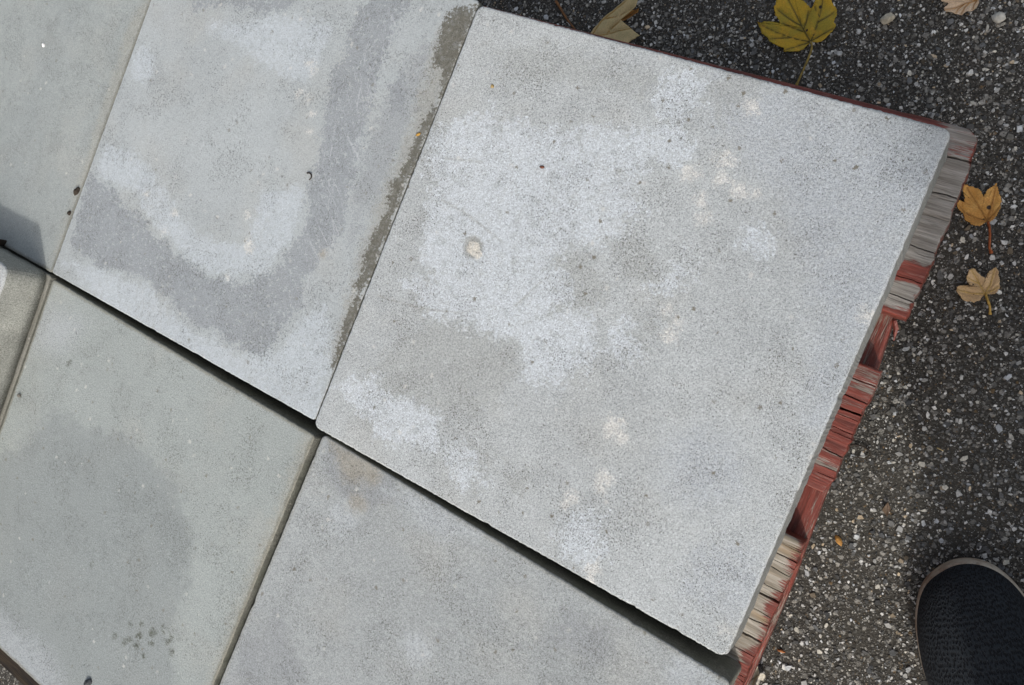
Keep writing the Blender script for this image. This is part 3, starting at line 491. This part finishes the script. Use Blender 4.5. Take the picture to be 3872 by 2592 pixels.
def lump(name, label, cat, px, py, zz, z, rx, ry, rz, mat, seed, rot=0.0, group=None):
    bm = bmesh.new(); bmesh.ops.create_icosphere(bm, subdivisions=2, radius=1)
    for v in bm.verts:
        d = 1 + .28 * mnoise.noise(v.co * 1.3 + Vector((seed, 0, 0))) + .10 * mnoise.noise(v.co * 3 + Vector((seed, 4, 0))); v.co *= d; v.co.z = max(v.co.z, -.55)
    zmin = min(v.co.z for v in bm.verts)
    for v in bm.verts: v.co = Vector((v.co.x * rx, v.co.y * ry, (v.co.z - zmin) * rz))
    me = bpy.data.meshes.new(name); bm.to_mesh(me); bm.free(); me.materials.append(mat)
    o = bpy.data.objects.new(name, me); COL.objects.link(o); p = at(px, py, z, *zz); o.location = (p.x, p.y, z - .0004); o.rotation_euler = (0, 0, rot); return tag(o, label, cat, group)
WHT = plain('white_stone', (.50, .48, .42), .8, 250, .22)
lump('pebble', 'angular off-white pebble between the yellow-green leaf and the pinkish leaf', 'pebble', 1412, 135, Z3, .001, .0040, .0066, .0045, plain('cream_stone', (.44, .40, .31), .8, 250, .3), 3, -.9)
lump('pebble', 'rounded white pebble beside the pale pinkish leaf', 'pebble', 2168, 125, Z3, .001, .0052, .0046, .0036, WHT, 8, .3)
D0 = (1 / DS, 0, 0)
lump('stone_chip', 'tiny white stone chip on the plain grey slab', 'chip', 100, 104, D0, ZT - .0015, .0019, .0027, .0016, plain('bright_chip', (.8, .8, .78), .8), 5, .6)
lump('grit_pebble', 'small dark round pebble near the edge of the moss-dotted slab', 'pebble', 45, 905, D0, ZT - .0005, .0022, .0022, .0020, plain('grey_pebble', (.15, .14, .12)), 6)
lump('seed', 'reddish-brown seed on the white-mottled slab', 'seed', 1240, 383, D0, ZT + .003, .0022, .0013, .0013, plain('seed_brown', (.13, .05, .03)), 7, .3)
lump('seed', 'yellowish-tan seed on the white-mottled slab near its rim', 'seed', 1126, 198, D0, ZT + .003, .0018, .0016, .0012, plain('seed_tan', (.33, .24, .10)), 9)
lump('seed', 'small amber crumb on the brown damp strip', 'seed', 957, 308, D0, ZT, .0024, .0014, .0012, plain('amber_crumb', (.42, .24, .05)), 10, .7)
lump('dirt_crumb', 'large dark brown dirt clod in the joint of the plain grey slab', 'dirt', 181, 439, D0, ZT - .0035, .0030, .0056, .0045, DK, 11, -.35)
lump('dirt_crumb', 'small dark dirt clod in the joint of the plain grey slab', 'dirt', 164, 489, D0, ZT - .0035, .0018, .0030, .0040, DK, 12)
lump('dark_chip', 'black slate-like chip on the moss-dotted slab below the dots', 'chip', 203, 1562, D0, ZT - .0005, .0034, .0062, .0030, plain('slate_chip', (.05, .052, .055)), 13, -.5)
lump('twig_stub', 'short dark stub standing against the upper stacked slab', 'stub', 12, 556, D0, ZT - .0015, .0022, .0042, .0120, DK, 14, -.3)
stick('seed_husk', 'dark curled seed husk on the water-marked slab', 'husk', [at(x * DS, y * DS, ZT + .0012) for x, y in ((702, 396), (708, 396), (712, 400), (712, 407), (707, 412))], .0008, DK, 10)
lump('wood_chip', 'orange wood chip on the asphalt beside the bare tan board', 'chip', 1080, 580, Z5, .001, .0050, .0026, .0020, plain('orange_wood', (.40, .20, .05)), 15, -.6)
lump('wood_chip', 'tiny orange sliver on the asphalt near the whitish dry scrap', 'chip', 690, 1335, Z5, .001, .0036, .0012, .0012, plain('orange_sliver', (.36, .13, .04)), 16, .2)
leaf('small brown triangular leaf fragment on the open asphalt near the shoe', (1.802, 2572, 1722), .006, [(1375, 375), (1415, 320), (1432, 370), (1410, 420)], (1410, 415), [[(1410, 415), (1414, 330)]], None, ((.13, .085, .05), (.16, .10, .06), (.10, .06, .04), (.08, .05, .03)), (.1, .06, .03), .5, 28, tooth=.0001)

# ------------------------------------------------------------------ person (only one shoe reaches into the picture)
per = empty('person', (.48, -.28, 0)); tag(per, 'kneeling person in dark clothes, black mesh running shoe with a scuffed pale sole', 'person')
ZS = (2.947, 3380, 2060)
tipv = np.array(at(800, 165, .03, *ZS)[:2]); axd = np.array((-.60, .80)); perp = np.array((.80, .60))
vis = [(365, 1540), (310, 1350), (265, 1100), (245, 900), (255, 700), (290, 540), (330, 430), (390, 350), (440, 310), (530, 245), (620, 190), (720, 165), (860, 160), (950, 175), (1060, 215), (1160, 270), (1280, 370), (1400, 500), (1450, 570)]
rim = [np.array(at(x, y, .022, *ZS)[:2]) for x, y in vis]
heel = tipv - axd * .295
# close the outline round the heel: waist and heel of the sole
side_l = [tipv - axd * s - perp * o for s, o in ((.150, .036), (.19, .034), (.235, .036), (.27, .032))]
side_r = [tipv - axd * s + perp * o for s, o in ((.27, .032), (.235, .037), (.19, .040), (.15, .045), (.115, .049), (.09, .0495))]
poly = np.array(rim + side_r[::-1] + [heel] + side_l[::-1]); poly = np.r_[poly, poly[:1]]
NP = 160; O = resample(poly, NP + 1)[:-1]
for _ in range(3): O = (np.roll(O, 1, 0) + 2 * O + np.roll(O, -1, 0)) / 4
def sof(p): return float((tipv - p) @ axd)
def ring(scale_in, z): 
    R_ = []
    for i in range(NP):
        t_ = O[(i + 1) % NP] - O[i - 1]; nrm = np.array((-t_[1], t_[0])); nrm /= np.linalg.norm(nrm) + 1e-9
        if ((O[i] - O.mean(0)) @ nrm) > 0: nrm = -nrm
        s = sof(O[i]); toe = .008 * max(0, 1 - s / .06) ** 2
        R_.append((*(O[i] + nrm * scale_in), z + toe * (1 if z < .02 else .8)))
    return R_
def loft(rs, capb=True, capt=False):
    V = [p for r in rs for p in r]; Fc = []
    for r in range(len(rs) - 1):
        for i in range(NP): Fc.append((r * NP + i, r * NP + (i + 1) % NP, (r + 1) * NP + (i + 1) % NP, (r + 1) * NP + i))
    if capb: Fc.append(tuple(range(NP))[::-1])
    if capt: Fc.append(tuple(range((len(rs) - 1) * NP, len(rs) * NP)))
    return V, Fc
t = NT('scuffed_pale_rubber'); f = t.noise(60, 5, .65); f2 = t.noise(300, 4, .6); c = t.mix(t.ss(f, .38, .66), (.52, .46, .37), (.30, .215, .15)); c = t.mix(t.mul(t.ss(f2, .5, .75), .5), c, (.16, .12, .09)); SOLE = t.fin(c, .7, t.bump(f2, .0006, .5), .3)
t = NT('black_knit_mesh'); mv = t.n('Mapping', {'Vector': t.n('VectorRotate', {'Vector': t.obj, 'Angle': math.radians(-38)}, rotation_type='Z_AXIS').outputs[0], 'Scale': (1, .36, 1)}).outputs[0]; d = t.vor(680, mv, rnd=.6); hole = t.mul(t.ss(d, .60, .22), .8)
c = t.mix(hole, (.017, .021, .025), (.0035, .004, .005)); c = t.mix(t.mul(t.ss(t.noise(900, 3), .5, .8), .3), c, (.035, .039, .043)); UPM = t.fin(c, .85, t.bump(t.math('SUBTRACT', 1.0, hole), .0012, .9), .25)
UPD = plain('black_padded_fabric', (.010, .010, .011), .9)
shoe = mesh_obj('shoe', *loft([ring(.008, .0015), ring(.003, .0), ring(.0005, .004), ring(-.0008, .010), ring(.0, .020), ring(.0010, .0225), ring(.0026, .0245), ring(.009, .0240)], True, True), SOLE, per, (tipv[0], tipv[1], 0), smooth=True)
shoe['label'] = 'black mesh running shoe with scuffed pale sole rim'
# upper: dome over the rim, drawn to the foot's centre line
def ridge(s): return np.interp(s, [0, .02, .06, .10, .14, .18, .22, .26, .30], [.040, .046, .058, .066, .080, .098, .104, .100, .080])
rs = []
for kk, tt in enumerate(np.linspace(0, 1, 15)):
    R_ = []
    base = ring(.0004, .025)
    for i in range(NP):
        p = np.array(base[i][:2]); p = p + (tipv - axd * .06 - p) * (.030 * math.exp(-(max(sof(p), 0) / .016) ** 2)); s = min(max(sof(p), .045), .245); off_ = np.interp(s, [.045, .1, .245], [-.008, .0, .0]); cpt = tipv - axd * s + perp * off_
        q = p + (cpt - p) * tt; hz = base[i][2] + (ridge(sof(q)) - base[i][2]) * math.sin(min(tt * 1.25, 1) * math.pi / 2) ** .85
        q = q + (p - cpt) * .10 * math.sin(min(1, tt * 1.6) * math.pi)
        R_.append((q[0], q[1], hz))
    rs.append(R_)
mesh_obj('upper', *loft(rs, False, False), UPM, shoe, (tipv[0], tipv[1], 0), smooth=True)
# tongue and its stitched collar, laces above
tg = []
for a in range(13):
    ph = math.pi * a / 12; s = .118 - .020 * math.sin(ph); o_ = -.032 * math.cos(ph); p = tipv - axd * s + perp * (o_ + .004); tg.append((p[0], p[1], float(ridge(s)) - .0005 - .010 * abs(math.cos(ph)) ** 2))
V, Fc = tube(tg, .0028, 7); mesh_obj('collar', V, Fc, UPD, shoe, tg[0], smooth=True)
for a in range(3):
    s = .132 + a * .018; L_ = []
    for b_ in range(9): o_ = -.028 + .056 * b_ / 8; p = tipv - axd * (s + .004 * math.sin(b_)) + perp * (o_ + .004); L_.append((p[0], p[1], float(ridge(s)) + .003 - .014 * (o_ / .03) ** 2))
    V, Fc = tube(L_, .0030, 7); mesh_obj('lace', V, Fc, UPD, shoe, L_[0], smooth=True)
# body: one skinned figure kneeling on the left knee, hands together on the right knee
J = {'pelvis': ((0.86, -0.39, 0.44), .13), 'waist': ((0.83, -0.34, 0.58), .12), 'chest': ((0.79, -0.27, 0.76), .145), 'neckb': ((0.75, -0.2, 0.92), .065), 'neck': ((0.74, -0.185, 0.96), .055), 'head': ((0.725, -0.155, 1.06), .085), 'crown': ((0.72, -0.15, 1.13), .075),
     'hipR': ((0.88, -0.31, 0.44), .095), 'kneeR': ((0.505, -0.15, 0.5), .066), 'calfR': ((0.5, -0.185, 0.36), .062), 'ankR': ((0.475, -0.245, 0.12), .044), 'footR': ((.470, -.255, .075), .036),
     'hipL': ((0.81, -0.48, 0.42), .095), 'kneeL': ((0.58, -0.44, 0.075), .068), 'calfL': ((0.7, -0.58, 0.085), .056), 'ankL': ((0.83, -0.71, 0.075), .045), 'toeL': ((0.91, -0.75, 0.05), .040), 'toe2L': ((0.93, -0.76, 0.02), .025),
     'shR': ((0.89, -0.15, 0.86), .062), 'elR': ((0.82, -0.03, 0.64), .046), 'wrR': ((0.625, -0.08, 0.585), .030), 'haR': ((0.575, -0.1, 0.58), .034),
     'shL': ((0.66, -0.35, 0.86), .062), 'elL': ((0.62, -0.27, 0.66), .046), 'wrL': ((0.555, -0.19, 0.6), .030), 'haL': ((0.535, -0.165, 0.585), .034)}
ED = [('pelvis', 'waist'), ('waist', 'chest'), ('chest', 'neckb'), ('neckb', 'neck'), ('neck', 'head'), ('head', 'crown'), ('pelvis', 'hipR'), ('hipR', 'kneeR'), ('kneeR', 'calfR'), ('calfR', 'ankR'), ('ankR', 'footR'), ('pelvis', 'hipL'), ('hipL', 'kneeL'), ('kneeL', 'calfL'), ('calfL', 'ankL'), ('ankL', 'toeL'), ('toeL', 'toe2L'), ('chest', 'shR'), ('shR', 'elR'), ('elR', 'wrR'), ('wrR', 'haR'), ('chest', 'shL'), ('shL', 'elL'), ('elL', 'wrL'), ('wrL', 'haL')]
for sfx, wr, dirf in (('R', 'haR', Vector((-.06, .02, -.02))), ('L', 'haL', Vector((.01, .07, -.02)))):
    base = Vector(J[wr][0]); side = dirf.cross(Vector((0, 0, 1))).normalized()
    for q in range(5):
        o_ = side * ((q - 1.7) * .017); ln = (.9, 1.0, 1.05, .85, .6)[q]; a, b_, e_ = 'f%d%s' % (q, sfx), 'g%d%s' % (q, sfx), 'h%d%s' % (q, sfx)
        J[a] = (tuple(base + o_ + dirf * .45), .010); J[b_] = (tuple(base + o_ * 1.15 + dirf * (.9 * ln) + Vector((0, 0, -.008))), .009); J[e_] = (tuple(base + o_ * 1.2 + dirf * (1.25 * ln) + Vector((0, 0, -.030))), .008); ED += [(wr, a), (a, b_), (b_, e_)]
nm = list(J); me = bpy.data.meshes.new('body'); org = Vector(per.location); me.from_pydata([tuple(Vector(J[k_][0]) - org) for k_ in nm], [(nm.index(a), nm.index(b_)) for a, b_ in ED], [])
body = bpy.data.objects.new('body', me); COL.objects.link(body); body.parent = per
body.modifiers.new('skin', 'SKIN').use_smooth_shade = True; sv = me.skin_vertices[0].data if me.skin_vertices else None
if sv is None:
    bm = bmesh.new(); bm.from_mesh(me); bm.verts.layers.skin.verify(); bm.to_mesh(me); bm.free(); sv = me.skin_vertices[0].data
for i, k_ in enumerate(nm): sv[i].radius = (J[k_][1], J[k_][1]); sv[i].use_root = (k_ == 'pelvis')
sb = body.modifiers.new('smooth', 'SUBSURF'); sb.levels = 1; sb.render_levels = 2
t = NT('dark_clothes_and_skin'); f = t.noise(400, 3, .6); z = t.n('SeparateXYZ', {0: t.obj}).outputs[2]; cl = t.mix(t.ss(z, .50, .51), (.022, .024, .032), (.045, .050, .060)); cl = t.mix(t.mul(f, .4), cl, (.06, .06, .07)); m_ = 0.0
for cpos, r_ in (((.725, -.155, 1.07), .155), (J['haR'][0], .055), (J['haL'][0], .050)):
    d = t.n('VectorMath', {0: t.obj, 1: tuple(Vector(cpos) - org)}, operation='DISTANCE').outputs['Value']; m_ = t.math('MAXIMUM', m_, t.ss(d, r_ + .004, r_ - .004))
me.materials.append(t.fin(t.mix(m_, cl, (.42, .26, .19)), .8, t.bump(f, .0008, .4), .25))
for p_ in (): pass
bm = bmesh.new(); bmesh.ops.create_icosphere(bm, subdivisions=3, radius=.108); hc = Vector((.745, -.180, 1.10))
for v in list(bm.verts):
    v.co *= 1 + .05 * mnoise.noise(v.co * 40)
bmesh.ops.delete(bm, geom=[v for v in bm.verts if v.co.z < -.05 or (v.co.y - v.co.x * .6 > .085 and v.co.z < .04)], context='VERTS')
hm = bpy.data.meshes.new('hair'); bm.to_mesh(hm); bm.free(); hm.materials.append(plain('brown_hair', (.05, .032, .02), .6, 500)); ho = bpy.data.objects.new('hair', hm); COL.objects.link(ho); ho.parent = per; ho.location = hc - org
for nm_, rel, r_ in (('nose', (-.050, .085, -.01), .014), ('eye', (-.012, .092, .020), .011), ('eye', (-.078, .055, .020), .011), ('ear', (.075, .060, .0), .020), ('ear', (-.085, -.045, .0), .020)):
    bm = bmesh.new(); bmesh.ops.create_icosphere(bm, subdivisions=2, radius=r_); 
    for v in bm.verts: v.co.z *= 1.5 if nm_ != 'eye' else .8
    em = bpy.data.meshes.new(nm_); bm.to_mesh(em); bm.free(); em.materials.append(plain(nm_ + '_skin', (.42, .26, .19) if nm_ != 'eye' else (.06, .05, .05), .6)); eo = bpy.data.objects.new(nm_, em); COL.objects.link(eo); eo.parent = per; eo.location = Vector((.73, -.16, 1.07)) + Vector(rel) - org
